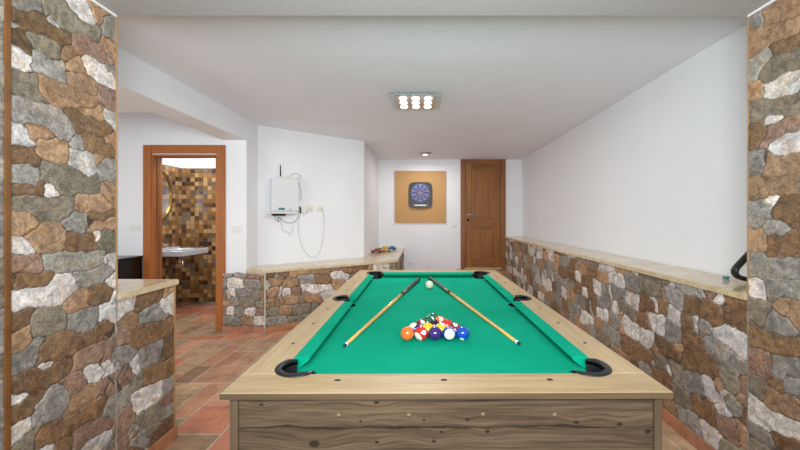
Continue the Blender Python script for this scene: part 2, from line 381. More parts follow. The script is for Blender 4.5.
# ------------------------------------------------------------------ the setting
ZC = 2.43; ZB = 2.251; YB = 6.55; YP = 1.595; XL = -1.45; XR = 1.556; ZS = 2.183; ZCAP = .93
TC = [(196, 146, 114), (200, 164, 128), (172, 148, 114), (204, 132, 100), (184, 150, 120), (160, 126, 96), (208, 150, 116), (190, 138, 108)]
def tile_floor(name, x0, x1, y0, y1, z, seed, g=.155, sizes=((2, 2), (1, 2), (2, 3), (1, 2), (1, 3), (2, 2), (2, 1))):
    r = random.Random(seed); nx = int(math.ceil((x1-x0)/g)); ny = int(math.ceil((y1-y0)/g)); occ = set(); bm = bmesh.new()
    lay = bm.loops.layers.float_color.new('col'); gr = lin((205, 190, 172))
    def quad(a, b, c, d, zz, col):
        f = bm.faces.new([bm.verts.new((a, c, zz)), bm.verts.new((b, c, zz)), bm.verts.new((b, d, zz)), bm.verts.new((a, d, zz))])
        for l in f.loops: l[lay] = col+(1,)
    quad(x0, x1, y0, y1, z-.0006, gr); quad(x0, x1, y1, y0, z-.05, gr)
    for j in range(ny):
        for i in range(nx):
            if (i, j) in occ: continue
            opts = list(sizes); r.shuffle(opts)
            for (w_, h_) in opts+[(1, 1)]:
                cells = [(i+a, j+b) for a in range(w_) for b in range(h_)]
                if all(c not in occ and c[0] < nx and c[1] < ny for c in cells): break
            occ.update(cells); c = Vector(lin(r.choice(TC)))*r.uniform(.86, 1.1); q = .005
            quad(x0+i*g+q, min(x1, x0+(i+w_)*g)-q, y0+j*g+q, min(y1, y0+(j+h_)*g)-q, z, tuple(c))
    me = bpy.data.meshes.new(name); bm.to_mesh(me); bm.free(); me.materials.append(M['terracotta'])
    o = bpy.data.objects.new(name, me); COL.objects.link(o); return struct(o)
tile_floor('floor', -4.6, 2.0, .3, 6.6, 0, 3)
def S(mb, name, mat): return struct(mb.build(name, mat))
# main walls
S(MB().prism([(1.905, 1.2), (2.12, 1.2), (2.12, YB+.15), (1.972, YB+.15)], 0, ZC), 'wall_right', 'wall_paint')
S(MB().prism([(XR+.004, YP-.01), (1.90, YP-.01), (1.962, YB-.001), (1.641, YB-.001)], 0, ZCAP-.031), 'wall_right_lower', 'warm_white')
S(MB().box(-1.0, .845, YB, YB+.15, 0, ZC).box(1.572, 2.0, YB, YB+.15, 0, ZC).box(.845, 1.572, YB, YB+.15, 0, .30).box(.845, 1.572, YB, YB+.15, 2.385, ZC), 'wall_back', 'wall_paint')
dm = MB().box(-4.6, -3.09, 3.86, 3.975, 0, 2.95).box(-2.33, -2.005, 3.86, 3.975, 0, 2.95).box(-3.09, -2.33, 3.86, 3.975, 2.02, 2.95)
S(dm, 'wall_left_door', 'wall_paint')
A0 = Vector((-2.005, 4.13, 0)); A1 = Vector((-.849, 5.007, 0)); AD = (A1-A0).normalized(); AN = Vector((AD.y, -AD.x, 0))
S(MB().prism([(-2.01, 3.86), (-2.005, 4.13), (-.849, 5.007), (-.82, YB), (-.98, YB), (-.98, 5.1), (-2.15, 4.21), (-2.15, 3.98), (-2.012, 3.98)], 0, ZC), 'wall_slanted', 'wall_paint')
S(MB().prism([(-4.75, 1.0), (-4.6, 1.0), (-4.6, 4.0), (-4.75, 4.0)], 0, 2.95), 'wall_left', 'wall_paint')
S(MB().prism([(-2.03, 1.5), (2.1, 1.5), (2.1, YB+.15), (-1.0, YB+.15), (-1.0, 5.3), (-2.2, 4.3), (-2.01, 3.9)], ZC, ZC+.1), 'ceiling', 'ceiling_paint')
S(MB().prism([(-2.032, 1.0), (-2.008, 3.86), (-2.262, 3.86), (-2.27, 2.85), (-4.6, 2.85), (-4.6, 1.0)], ZS, 2.95), 'ceiling_left', 'wall_paint')
S(MB().box(-4.75, -2.0, 1.0, 4.0, 2.951, 3.0), 'ceiling_alcove', 'wall_paint')
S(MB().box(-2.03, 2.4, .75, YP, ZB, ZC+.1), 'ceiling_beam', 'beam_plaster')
# pillars (cores) and half wall
S(MB().prism([(XR+.004, .75), (2.1, .75), (2.1, YP-.002), (XR+.004, YP-.002)], 0, ZB), 'wall_pillar_right', 'warm_white')
S(MB().prism([(XL-.004, .75), (-1.85, .75), (-1.85, YP-.002), (XL-.004, YP-.002)], 0, ZB), 'wall_pillar_left', 'warm_white')
S(MB().prism([(XL-.004, YP), (-2.5, YP), (-2.5, 1.968), (XL-.004, 1.968)], 0, ZCAP-.031), 'wall_half_left', 'warm_white')
# thin vertical edge strips
S(MB().box(XL-.006, XL+.007, YP-.004, YP+.004, ZCAP+.001, ZB), 'trim_1', 'edge_strip')
S(MB().box(XR-.006, XR+.006, YP-.004, YP+.003, ZCAP+.001, ZB), 'trim_2', 'edge_strip')
S(MB().box(XL-.02, XL+.014, 1.160, 1.179, 0, ZB, .003), 'trim_3', 'corner_wood')
S(MB().box(XL-.006, XL+.010, 1.965, 1.972, 0, ZCAP-.031), 'trim_4', 'edge_strip')

LP = """60 8 130 12 G 0|170 30 350 110 O 0|290 25 330 60 W 0|75 60 230 140 B 0|260 200 265 200 T 0|55 95 60 100 W 0|190 70 195 72 W 0|60 135 90 165 B 0|150 165 180 175 O 0|400 90 420 120 G 0|375 50 378 60 T 0|310 170 400 215 R 0|410 180 425 190 T 0|70 210 80 235 W 0|150 220 210 270 G 0|290 245 295 245 T 0|350 250 400 290 W 0|410 260 415 262 G 0|85 300 110 320 O 0|190 320 340 390 T 0|300 300 330 320 T 0|400 360 420 370 R 0
100 15 250 80 G 110|330 10 370 20 T 110|310 50 390 70 B 110|410 30 415 35 W 110|70 90 90 90 W 110|165 130 220 165 T 110|130 80 170 85 T 110|300 125 303 130 G 110|350 125 400 150 B 110|415 115 420 117 T 110|75 165 95 165 B 110|300 190 330 215 W 110|400 215 415 235 G 110|378 190 380 195 T 110|75 225 120 260 G 110|190 240 350 280 O 110|100 298 150 300 B 110|180 298 185 298 W 110|100 345 240 365 O 110|330 345 380 350 T 110|410 300 415 305 T 110|75 420 95 420 T 110|290 420 300 425 G 110|370 410 400 420 B 110
150 55 220 80 T 220|80 100 90 100 W 220|370 15 410 20 T 220|290 80 340 85 B 220|380 60 381 65 W 220|405 80 410 70 O 220|80 170 120 175 R 220|190 160 370 145 G 220|415 160 418 160 W 220|90 220 160 215 B 220|90 290 250 250 W 220|320 220 390 205 G 220|410 240 413 241 W 220|295 308 302 302 T 220|350 285 400 280 B 220|75 365 90 370 B 220|150 390 220 370 O 220|290 380 340 370 G 220
75 30 85 35 T 330|190 75 330 35 B 330|380 5 395 20 B 330|80 105 120 85 G 330|310 110 390 70 R 330|80 215 240 130 B 330|190 122 195 121 W 330|285 200 300 190 R 330|350 160 410 140 W 330|60 270 62 270 W 330|75 310 95 300 B 330|160 320 230 260 G 330|290 270 340 240 T 330|170 400 370 290 B 330|75 380 90 380 W 330|90 430 140 410 O 330|290 400 390 350 R 330|350 425 400 410 W 330|420 200 440 180 R 330|420 280 422 280 G 330|190 440 195 440 W 330|235 432 250 425 B 330"""
LH = "20 105 50 75 W|75 140 78 138 T|115 78 145 70 B|165 60 168 58 T|165 90 175 80 W|120 105 150 110 G|90 172 150 145 B|15 165 18 165 G|25 195 60 170 R|45 205 60 215 G|120 215 140 205 G|165 200 170 190 B|20 240 30 245 W|80 245 82 248 W|20 285 65 262 R|90 285 95 283 O|130 265 170 245 B|95 328 140 303 W|20 345 50 325 G|170 290 172 285 G|110 380 150 355 O|68 360 60 390 R|170 350 172 345 G|145 412 172 395 B|98 427 102 423 G|85 405 87 403 T|55 430 50 440 R"
RP = """50 60 57 60 G 0|100 30 150 20 T 0|40 125 150 85 T 0|60 185 75 180 G 0|120 130 170 120 B 0|100 200 160 180 O 0|50 270 53 272 T 0|110 270 150 250 W 0|60 330 170 305 O 0|100 365 103 363 W 0|60 395 65 395 B 0|110 385 170 365 R 0|150 425 170 420 W 0
50 50 58 50 G 150|100 55 140 50 T 150|50 115 160 110 T 150|60 190 70 185 G 150|100 150 102 150 W 150|130 180 170 175 B 150|100 235 103 235 G 150|50 270 53 272 T 150|110 290 150 290 B 150|60 345 160 350 G 150|50 410 56 410 W 150|120 415 170 420 G 150
50 45 58 47 O 300|100 70 130 80 G 300|150 20 170 40 T 300|50 105 170 145 B 300|60 190 70 190 R 300|120 210 170 210 G 300|48 260 52 262 O 300|110 260 112 262 B 300|115 300 145 315 T 300|160 260 165 262 G 300|60 345 170 400 W 300|50 400 80 420 G 300|120 420 160 430 B 300"""
def parse(txt, sc, x0):
    out = []
    for it in txt.replace('\n', '|').split('|'):
        q = it.split(); a, b, c, d = map(float, q[:4]); off = float(q[5])
        out.append((x0+a/sc, off+b/sc, x0+c/sc, off+d/sc, q[4]))
    return out
def to_wall(seg, X, ua):
    r = []
    for (a, b, c, d, cl) in seg:
        ya = abs(F*X/(a-VX)); yc = abs(F*X/(c-VX))
        r.append((ua(ya), CZ-(b-VY)*ya/F, ua(yc), CZ-(d-VY)*yc/F, .004 if abs(a-c)+abs(b-d) < 3 else .018, cl))
    return r
# left pillar + half wall share one stone course; u runs from Y=.75 towards the back
ul = lambda y: y-.75
segL = parse(LP, 3.75, 0)+[(100+float(q[0])/2.5, 270+float(q[1])/2.5, 100+float(q[2])/2.5, 270+float(q[3])/2.5, q[4]) for q in (s.split() for s in LH.split('|'))]
stL = [s for s in to_wall(segL, XL, ul)]
stL += [s for s in rand_stones(1.3, 2.3, 11) if s[2] < 1.175-.75 or max(s[1], s[3]) < .33 or min(s[1], s[3]) > 2.33]
stone_wall('wall_stone_pillar_left', (XL, 1.179), (XL, YP-.004), 0, ZB, .003, [(a-.429, b, c-.44, d, e, f) for a, b, c, d, e, f in stL], 21)
stone_wall('wall_stone_near_left', (XL+.004, .76), (XL+.004, 1.160), 0, ZB, .005, rand_stones(.42, 2.3, 12, .7, 'GGGGO'), 22)
stone_wall('wall_stone_half_left', (XL, YP+.004), (XL, 1.968), 0, ZCAP-.031, .003, [(a-.849, b, c-.849, d, e, f) for a, b, c, d, e, f in stL], 23)
# right pillar: u runs from the back (Y=1.592) towards the camera
ur = lambda y: (YP-.003)-y
stR = to_wall(parse(RP, 3., 740), XR, ur)
stR += [s for s in rand_stones(.9, 2.3, 13) if min(s[0], s[2]) > .39 or max(s[1], s[3]) < .25 or min(s[1], s[3]) > 2.33]
stone_wall('wall_stone_pillar_right', (XR, YP-.003), (XR, .76), 0, ZB, .0035, stR, 24)
# right dado: from the back wall to the pillar
stone_wall('wall_stone_right', (1.637, YB-.002), (XR, YP+.003), 0, ZCAP-.031, .007, rand_stones(4.97, .95, 14, 1.0, 'GGGGWWWBBBBTTTOOR'), 25, gm=1.7, pw=3, relief=.008)
# left recess dado
D0 = Vector((-1.738, 3.76, 0)); D1 = Vector((-.345, 4.69, 0)); ZR = .705
S(MB().prism([(-2.235, 3.806), (-1.74, 3.766), (-.35, 4.69), (-.343, YB-.001), (-.819, YB-.001), (-.848, 5.005), (-2.003, 4.128), (-2.008, 3.859), (-2.235, 3.859)], 0, .60), 'wall_recess_lower', 'warm_white')
S(MB().prism([(-1.95, 3.80), (-1.745, 3.775), (-.36, 4.70), (-.353, YB-.001), (-.819, YB-.001), (-.848, 5.005), (-2.003, 4.128), (-2.003, 3.87)], .60, ZR-.031), 'wall_recess_top', 'warm_white')
stone_wall('wall_stone_by_door', (-2.236, 3.80), (-1.742, 3.762), 0, ZR-.01, .007, rand_stones(.5, .75, 15, .9, 'GGGWWRRTO'), 26, gm=2.6, pw=2.6, relief=.009, ztop=ZR-.032)
stone_wall('wall_stone_slanted', D0[:2], D1[:2], 0, ZR-.031, .008, rand_stones(1.7, .75, 16, .9, 'GGWWWBBTTTOOR'), 27, gm=3.0, pw=2.6, relief=.011)
stone_wall('wall_stone_recess', D1[:2], (-.343, YB-.002), 0, ZR-.031, .010, rand_stones(1.9, .75, 17, .9), 28, gm=3.0, pw=2.6, relief=.011)
S(MB().box(-1.746, -1.736, 3.746, 3.757, 0, ZR-.031), 'trim_5', 'warm_white')
# marble caps
S(MB().prism([(XR-.018, YP+.004), (1.907, YP+.004), (1.969, YB-.001), (1.617, YB-.001)], ZCAP-.030, ZCAP, .004), 'trim_6', 'marble')
S(MB().prism([(XL+.020, YP+.005), (XL+.020, 1.985), (-2.5, 1.985), (-2.5, YP+.005)], ZCAP-.030, ZCAP, .004), 'trim_7', 'marble')
S(MB().prism([(-1.742, 3.738), (-.328, 4.67), (-.325, YB-.001), (-.819, YB-.001), (-.848, 5.004), (-2.003, 4.127), (-2.003, 3.855), (-1.965, 3.78)], ZR-.030, ZR, .004), 'trim_8', 'marble')
S(MB().box(XL-.003, XL+.010, 1.18, YP-.004, ZB-.010, ZB-.0005), 'trim_9', 'wall_paint')
S(MB().box(XR-.010, XR+.003, .76, YP-.004, ZB-.010, ZB-.0005), 'trim_10', 'wall_paint')
# skirting tiles
def skirt(name, p0, p1, h=.075, th=.011, n=3):
    p0 = Vector((p0[0], p0[1], 0)); p1 = Vector((p1[0], p1[1], 0)); d = (p1-p0); L = d.length; d /= L; nr = Vector((d.y, -d.x, 0)); bm = bmesh.new(); lay = bm.loops.layers.float_color.new('col'); r = random.Random(name)
    seg = L/n; rows = [(0, L, 0, h-.001, th-.003, lin((170, 150, 130)))]+[(i*seg+.002, (i+1)*seg-.002, 0, h, th, tuple(Vector(lin(r.choice([(182, 122, 86), (190, 130, 92), (172, 118, 96)])))*r.uniform(.9, 1.08))) for i in range(n)]
    for a, b, z0, z1, t, c in rows:
        q = [p0+d*a, p0+d*b, p0+d*b+nr*t, p0+d*a+nr*t]; vb = [bm.verts.new((v.x, v.y, z0)) for v in q]; vt = [bm.verts.new((v.x, v.y, z1)) for v in q]
        fs = [bm.faces.new(vb), bm.faces.new(vt)]+[bm.faces.new((vb[i], vb[(i+1) % 4], vt[(i+1) % 4], vt[i])) for i in range(4)]
        for f in fs:
            for l in f.loops: l[lay] = c+(1,)
    bmesh.ops.recalc_face_normals(bm, faces=bm.faces)
    me = bpy.data.meshes.new(name); bm.to_mesh(me); bm.free(); me.materials.append(M['terracotta']); o = bpy.data.objects.new(name, me); COL.objects.link(o); return struct(o)
skirt('baseboard_right', (1.637-.012, YB-.003), (XR-.012, YP+.003), n=14)
skirt('baseboard_left', (XL+.012, 1.195), (XL+.012, 1.972), n=2)
skirt('baseboard_door', (-2.236, 3.782), (-1.745, 3.744), n=2)
skirt('baseboard_slanted', (D0+Vector((.012, -.016, 0)))[:2], (D1+Vector((.010, -.016, 0)))[:2], n=5)
# step in front of the back door
S(MB().box(.70, 1.615, 5.95, YB-.001, 0, .292), 'floor_step_core', 'grout')
tile_floor('floor_step', .70, 1.615, 5.95, YB-.001, .298, 5)

# bathroom behind door 1
def uvquad(name, p, q, z0, z1, mat):
    me = bpy.data.meshes.new(name); p = Vector(p); q = Vector(q); L = (q-p).length
    me.from_pydata([(p.x, p.y, z0), (q.x, q.y, z0), (q.x, q.y, z1), (p.x, p.y, z1)], [], [(0, 1, 2, 3)])
    uv = me.uv_layers.new(name='UVMap')
    for i, c in enumerate([(0, z0), (L, z0), (L, z1), (0, z1)]): uv.data[i].uv = c
    me.materials.append(M[mat]); o = bpy.data.objects.new(name, me); COL.objects.link(o); return struct(o)
S(MB().box(-3.84, -3.69, 3.975, 5.33, 0, 2.7), 'wall_bathroom_left', 'wall_paint')
S(MB().box(-3.69, -2.3, 5.18, 5.33, 0, 2.7), 'wall_bathroom_back', 'wall_paint')
S(MB().box(-2.3, -2.2, 3.976, 5.33, 0, 2.7), 'wall_bathroom_right', 'wall_paint')
S(MB().box(-3.84, -2.2, 3.976, 5.33, 2.7, 2.75), 'ceiling_bathroom', 'wall_paint')
uvquad('wall_mosaic_left', (-3.682, 3.98), (-3.682, 5.172), 0, 2.056, 'mosaic')
uvquad('wall_mosaic_back', (-3.682, 5.172), (-2.31, 5.172), 0, 2.056, 'mosaic')

# ------------------------------------------------------------------ door 1: cherry frame round the open doorway
d1 = struct(empty('door_1', (-2.71, 3.86, 0)))
def dbox(name, x0, x1, y0, y1, z0, z1, mat, par, bev=.004):
    L = par.location; return MB().box(x0-L.x, x1-L.x, y0-L.y, y1-L.y, z0-L.z, z1-L.z, bev).build(name, mat, par)
dbox('door_casing', -3.178, -3.085, 3.836, 3.859, 0, 2.125, 'trim_cherry_v', d1, .006)
dbox('door_casing', -2.335, -2.242, 3.836, 3.859, 0, 2.125, 'trim_cherry_v', d1, .006)
dbox('door_casing', -3.085, -2.335, 3.838, 3.859, 2.030, 2.125, 'trim_cherry_h', d1, .006)
dbox('door_jamb', -3.089, -3.067, 3.846, 3.985, 0, 2.019, 'trim_cherry_v', d1, .003)
dbox('door_jamb', -2.353, -2.331, 3.846, 3.985, 0, 2.019, 'trim_cherry_v', d1, .003)
dbox('door_jamb', -3.067, -2.353, 3.846, 3.985, 1.998, 2.019, 'trim_cherry_h', d1, .003)
dbox('door_stop', -3.067, -3.055, 3.90, 3.94, 0, 1.998, 'frame_wood_v', d1, .002)

# ------------------------------------------------------------------ door 2: closed panelled door on the back wall
d2 = struct(empty('door_2', (1.21, YB, .30)))
dbox('door_casing', .770, .862, YB-.022, YB-.001, .30, 2.428, 'frame_wood_v', d2, .006)
dbox('door_casing', 1.555, 1.647, YB-.022, YB-.001, .30, 2.428, 'frame_wood_v', d2, .006)
dbox('door_casing', .862, 1.555, YB-.020, YB-.001, 2.340, 2.428, 'frame_wood_h', d2, .006)
dbox('door_jamb', .846, .872, YB-.010, YB+.13, .30, 2.384, 'frame_wood_v', d2, .002)
dbox('door_jamb', 1.545, 1.571, YB-.010, YB+.13, .30, 2.384, 'frame_wood_v', d2, .002)
dbox('door_jamb', .872, 1.545, YB-.010, YB+.13, 2.352, 2.384, 'frame_wood_h', d2, .002)
lx0, lx1, ly, lz0, lz1 = .876, 1.541, YB+.012, .325, 2.348
LX = d2.location
lf = MB()
for a, b, c, d in ((lx0, lx0+.10, lz0, lz1), (lx1-.10, lx1, lz0, lz1)): lf.box(a-LX.x, b-LX.x, ly-LX.y, ly+.04-LX.y, c-LX.z, d-LX.z, .003)
leaf = lf.build('door_leaf', 'door_wood_v', d2)
lr = MB()
for c, d in ((lz0, lz0+.19), (1.10, 1.28), (lz1-.10, lz1)): lr.box(lx0+.10-LX.x, lx1-.10-LX.x, ly-LX.y, ly+.04-LX.y, c-LX.z, d-LX.z, .003)
lr.build('door_rail', 'door_wood_h', leaf)
for c, d in ((lz0+.19, 1.10), (1.28, lz1-.10)):
    pb = MB().box(lx0+.098-LX.x, lx1-.098-LX.x, ly+.018-LX.y, ly+.034-LX.y, c-LX.z-.002, d-LX.z+.002)
    pb.box(lx0+.135-LX.x, lx1-.135-LX.x, ly+.010-LX.y, ly+.020-LX.y, c-LX.z+.035, d-LX.z-.035, .006)
    pb.build('door_panel', 'door_wood_v', leaf)
hz = P(466, 214.8, YB).z
hb = MB().lathe([(0, -.008), (.024, -.008), (.026, -.003), (.024, 0), (0, 0)], 20, Matrix.Translation((lx0+.045-LX.x, ly-.001-LX.y, hz-LX.z)) @ Matrix.Rotation(PI/2, 4, 'X'))
hb.tube([(lx0+.045-LX.x, ly-LX.y, hz-LX.z), (lx0+.045-LX.x, ly-.05-LX.y, hz-LX.z), (lx0+.06-LX.x, ly-.055-LX.y, hz-LX.z), (lx0+.165-LX.x, ly-.05-LX.y, hz-LX.z)], .009, 10)
hb.build('door_handle', 'chrome', leaf)
MB().lathe([(0, -.006), (.022, -.006), (.024, 0), (0, 0)], 20, Matrix.Translation((lx0+.045-LX.x, ly-LX.y, hz-.10-LX.z)) @ Matrix.Rotation(PI/2, 4, 'X')).build('keyhole_plate', 'chrome', leaf)
dbox('door_sill', .845, 1.572, YB-.03, YB+.13, .300, .322, 'marble', d2, .003)

# ------------------------------------------------------------------ pool table
W2, LT = .6075, 2.125; ZT = .823; BED = .042
tb = tag(empty('pool_table', (.0705, .898, 0), .0056), 'pool table with green cloth, pale pine rails and greyish pine body', 'pool table')
PK = [(-.448, .163), (.448, .163), (-.448, LT-.163), (.448, LT-.163), (-.506, LT/2), (.506, LT/2)]
def cyl(x, y, r, z0, z1, n=40):
    return MB().prism([(x+r*math.cos(2*PI*i/n), y+r*math.sin(2*PI*i/n)) for i in range(n)], z0, z1).build('c', 'black_plastic')
def pocket_cutters(r): return [cyl(x, y, r, .5, 1.0) for x, y in PK]
RT = ZT; RTH = .018
rails = []
for (x0, x1, y0, y1, mt, shape) in ((-W2, W2, 0, .112, 'pine_rail_x', 0), (-W2, W2, LT-.112, LT, 'pine_rail_x', 0), (-W2, -.495, .1125, LT-.1125, 'pine_rail_y', 1), (.495, W2, .1125, LT-.1125, 'pine_rail_y', 1)):
    o = MB().box(x0, x1, y0, y1, RT-RTH, RT, .0025).build('rail', mt); cut(o, pocket_cutters(.066)); o.parent = tb; rails.append(o)
    if not o.data.materials: o.data.materials.append(M[mt])
bed = MB().box(-.53, .53, .075, LT-.075, ZT-BED-.03, ZT-BED).build('playing_surface', 'cloth'); cut(bed, pocket_cutters(.060)); bed.parent = tb
# wood under the rails, around the cloth
fr = MB().box(-.57, .57, .035, .080, ZT-.09, RT-RTH-.0005).box(-.57, .57, LT-.080, LT-.035, ZT-.09, RT-RTH-.0005).box(-.57, -.52, .080, LT-.080, ZT-.09, RT-RTH-.0005).box(.52, .57, .080, LT-.080, ZT-.09, RT-RTH-.0005).build('rail_support', 'black_plastic')
cut(fr, pocket_cutters(.060)); fr.parent = tb
# cushions
def cushion(a0, a1, n0, n1, side, base):
    """runs along an axis from a0..a1 at the back and n0..n1 at the nose; side = unit vector into the table; base = back line"""
    prof = [(0, -.001, 0), (.040, -.006, 1), (.046, -.012, 1), (.042, -.020, 1), (.012, -.041, .3), (0, -.041, 0)]
    m = MB(); rings = []
    for e in (0, 1):
        ring = []
        for off, z, kk in prof:
            al = (a0+(n0-a0)*kk) if e == 0 else (a1+(n1-a1)*kk)
            p = (base+side[0]*off, al) if side[0] else (al, base+side[1]*off)
            ring.append(m.bm.verts.new((p[0], p[1], ZT+z)))
        rings.append(ring)
    for i in range(len(prof)): m.bm.faces.new((rings[0][i], rings[0][(i+1) % len(prof)], rings[1][(i+1) % len(prof)], rings[1][i]))
    m.bm.faces.new(rings[0]); m.bm.faces.new(rings[1][::-1])
    return m.build('cushion', 'cloth', tb)
cushion(-.388, .388, -.372, .372, (0, 1), .1125); cushion(-.388, .388, -.372, .372, (0, -1), LT-.1125)
for s in (-1, 1):
    cushion(.232, LT/2-.072, .252, LT/2-.060, (-s, 0), s*.4945); cushion(LT/2+.072, LT-.232, LT/2+.060, LT-.252, (-s, 0), s*.4945)
MB().box(-W2+.001, W2-.001, -.0012, -.0001, RT-RTH+.001, RT-.0015).build('edge_shade_strip', 'edge_shade_wood', rails[0])  # thin strip with the shade of the rail front put into its colour
# pockets: black cup and C-shaped collar
for i, (x, y) in enumerate(PK):
    pk = MB().lathe([(.0575, .0), (.0575, -.09), (.03, -.11), (0, -.11)], 32, Matrix.Translation((x, y, ZT-BED-.001)))
    pk.lathe([(.0590, .0), (.0590, -.092), (.03, -.113), (0, -.113)], 32, Matrix.Translation((x, y, ZT-BED-.001)))
    lc = math.atan2((1 if y < 1 else -1)*1.0, (-1 if x > 0 else 1)) if i < 4 else math.atan2(0, -1 if x > 0 else 1); prev = None
    for j in range(25):      # the upright liner behind the collar
        a = lc+PI+(-1+j/12)*math.radians(104 if i < 4 else 88); q = [pk.bm.verts.new((x+r*math.cos(a), y+r*math.sin(a), z)) for r, z in ((.0570, ZT-.001), (.0570, ZT-BED-.002), (.0590, ZT-BED-.002), (.0590, ZT-.001))]
        if prev:
            for t_ in range(4): pk.bm.faces.new((prev[t_], prev[(t_+1) % 4], q[(t_+1) % 4], q[t_]))
        prev = q
    pko = pk.build('pocket', 'black_rubber', tb, recalc=False)
    if i < 4: cd = math.atan2((1 if y < 1 else -1)*1.0, (-1 if x > 0 else 1)); hw = math.radians(106)
    else: cd = math.atan2(0, -1 if x > 0 else 1); hw = math.radians(98)
    m = MB(); N = 40; rings = []
    for j in range(N+1):
        s_ = -1+2*j/N; a = cd+PI+s_*hw; e = abs(s_); tp = 1 if e < .72 else max(.10, 1-((e-.72)/.28)**1.3*.92)
        ri, ro = .0565, .0565+(.0195 if i < 4 else .015)*tp; hh = .0045*(.55+.45*tp); zb = ZT+.0003 if e < .8 else ZT+.0003-(e-.8)*.010
        pr = [(ri, -.014), (ri, hh*.75), (ri+(ro-ri)*.25, hh), (ri+(ro-ri)*.75, hh), (ro, hh*.4), (ro, .0), (ri+.006*tp, -.0)]
        rings.append([m.bm.verts.new((x+r*math.cos(a), y+r*math.sin(a), zb+z)) for r, z in pr])
    for p, q in zip(rings, rings[1:]):
        for t_ in range(7): m.bm.faces.new((p[t_], p[(t_+1) % 7], q[(t_+1) % 7], q[t_])).smooth = True
    m.bm.faces.new(rings[0]); m.bm.faces.new(rings[-1][::-1])
    m.build('pocket_collar', 'black_plastic', pko)
# sight dots
def dot(x, y, el):
    MB().lathe([(0, .0012), (.0065, .0012), (.0075, .0), (.0075, -.002)], 16, Matrix.Translation((x, y, ZT)) @ Matrix.Diagonal((1.25 if el else .8, .8 if el else 1.25, 1, 1))).build('sight_dot', 'dark_dot', tb)
for x in (-.31, -.004, .302):
    dot(x, .071, 1); dot(x, LT-.06, 1)
for s in (-1, 1):
    for y in (.357, .596, .830, 1.295, 1.53, 1.768): dot(s*.545, y, 0)
# body
BH = .46
def panel(n, x0, x1, y0, y1, z0, z1, mt, bev=.002): return MB().box(x0, x1, y0, y1, z0, z1, bev).build(n, mt, tb)
ZU = RT-RTH-.001
panel('side_panel', -.592, -.570, .020, LT-.020, BH, ZU, 'post_wood'); panel('side_panel', .570, .592, .020, LT-.020, BH, ZU, 'post_wood')
fp = panel('front_panel', -.5695, .5695, .026, .048, BH, ZT-.0915, 'panel_wood') if False else panel('front_panel', -.5695, .5695, .024, .034, BH, ZU, 'panel_wood')
panel('back_panel', -.5695, .5695, LT-.034, LT-.024, BH, ZU, 'panel_wood')
panel('bottom_panel', -.5695, .5695, .036, LT-.036, BH, BH+.02, 'panel_wood')
for px, py in ((338.7, 415), (409, 415), (483, 414.5), (555, 415)):
    q = P(px, py, .923)
    MB().lathe([(0, -.0004), (.0062, -.0004), (.0065, 0), (0, 0)], 16, Matrix.Translation((q.x-.0705, .0235, q.z)) @ Matrix.Rotation(PI/2, 4, 'X')).build('wood_plug', 'wood_plug', fp)
for sx in (-1, 1):
    for sy in (.10, LT-.10): MB().box(sx*.50-.055, sx*.50+.055, sy-.055, sy+.055, 0, BH-.0005, .004).build('leg', 'post_wood', tb)
tb_m = Matrix.Translation((.0705, .898, 0)) @ Matrix.Rotation(.0056, 4, 'Z')

# ------------------------------------------------------------------ balls
R = .0285; ZP = ZT-BED
BCOL = {1: (235, 185, 20), 2: (10, 70, 165), 3: (205, 35, 35), 4: (55, 30, 105), 5: (235, 110, 40), 6: (10, 95, 70), 7: (120, 25, 40), 8: (22, 22, 28)}
ball_white = rgba((232, 226, 200))
def ball_mat(n):
    k = NT('ball_%d' % n if n else 'cue_ball', .08, coat=.6)
    if n == 0: k.color(ball_white); return k.m
    c = rgba(BCOL[n if n < 9 else n-8])
    if n < 9: k.color(c); return k.m
    t = k.n('ShaderNodeTexCoord'); sp = k.n('ShaderNodeSeparateXYZ'); k.l(t.outputs['Object'], sp.inputs[0])
    k.color(k.mix(k.math('LESS_THAN', k.math('ABSOLUTE', sp.outputs[2]), .0185), ball_white, c)); return k.m
NAMES = {1: 'yellow', 2: 'blue', 3: 'red', 4: 'purple', 5: 'orange', 6: 'dark green', 7: 'maroon', 8: 'black'}
def ball(n, x, y, face, label, group=None, cap=None):
    """face = direction the number points to, roll for stripes"""
    bm = bmesh.new(); bmesh.ops.create_uvsphere(bm, u_segments=36, v_segments=24, radius=R)
    for f in bm.faces: f.smooth = True
    me = bpy.data.meshes.new('billiard_ball'); bm.to_mesh(me); bm.free(); me.materials.append(ball_mat(n))
    o = bpy.data.objects.new('cue_ball' if n == 0 else 'billiard_ball', me); COL.objects.link(o); o.location = (x, y, ZP+R+.0003)
    fx = Vector(face).normalized()                       # local +x carries the number
    up = Vector((0, 0, 1)) if abs(fx.z) < .9 else Vector((0, 1, 0))
    if cap: up = Vector(cap)
    zz = (up-fx*up.dot(fx)).normalized(); yy = zz.cross(fx)
    o.rotation_euler = Matrix((fx, yy, zz)).transposed().to_euler()
    if n:
        rr = .0095; a0 = math.asin(rr/R); prof = [(R*1.002*math.sin(a0*i/5), R*1.002*math.cos(a0*i/5)) for i in range(6)]
        MB().lathe(prof, 20, Matrix.Rotation(PI/2, 4, 'Y')).build('number_disc', 'cue_ferrule', o)
        tm = text_mesh(str(n), .012, .0001); tm.transform(Matrix.Translation((R*1.008, 0, 0)) @ Matrix.Rotation(PI/2, 4, 'X') @ Matrix.Rotation(PI/2, 4, 'Y')); tm.materials.clear(); tm.materials.append(M['black_plastic'])
        q = bpy.data.objects.new('numeral', tm); COL.objects.link(q); q.parent = o
    tag(o, label, 'ball', group); return o
bx, by = .0585, 1.398; pit = .0576
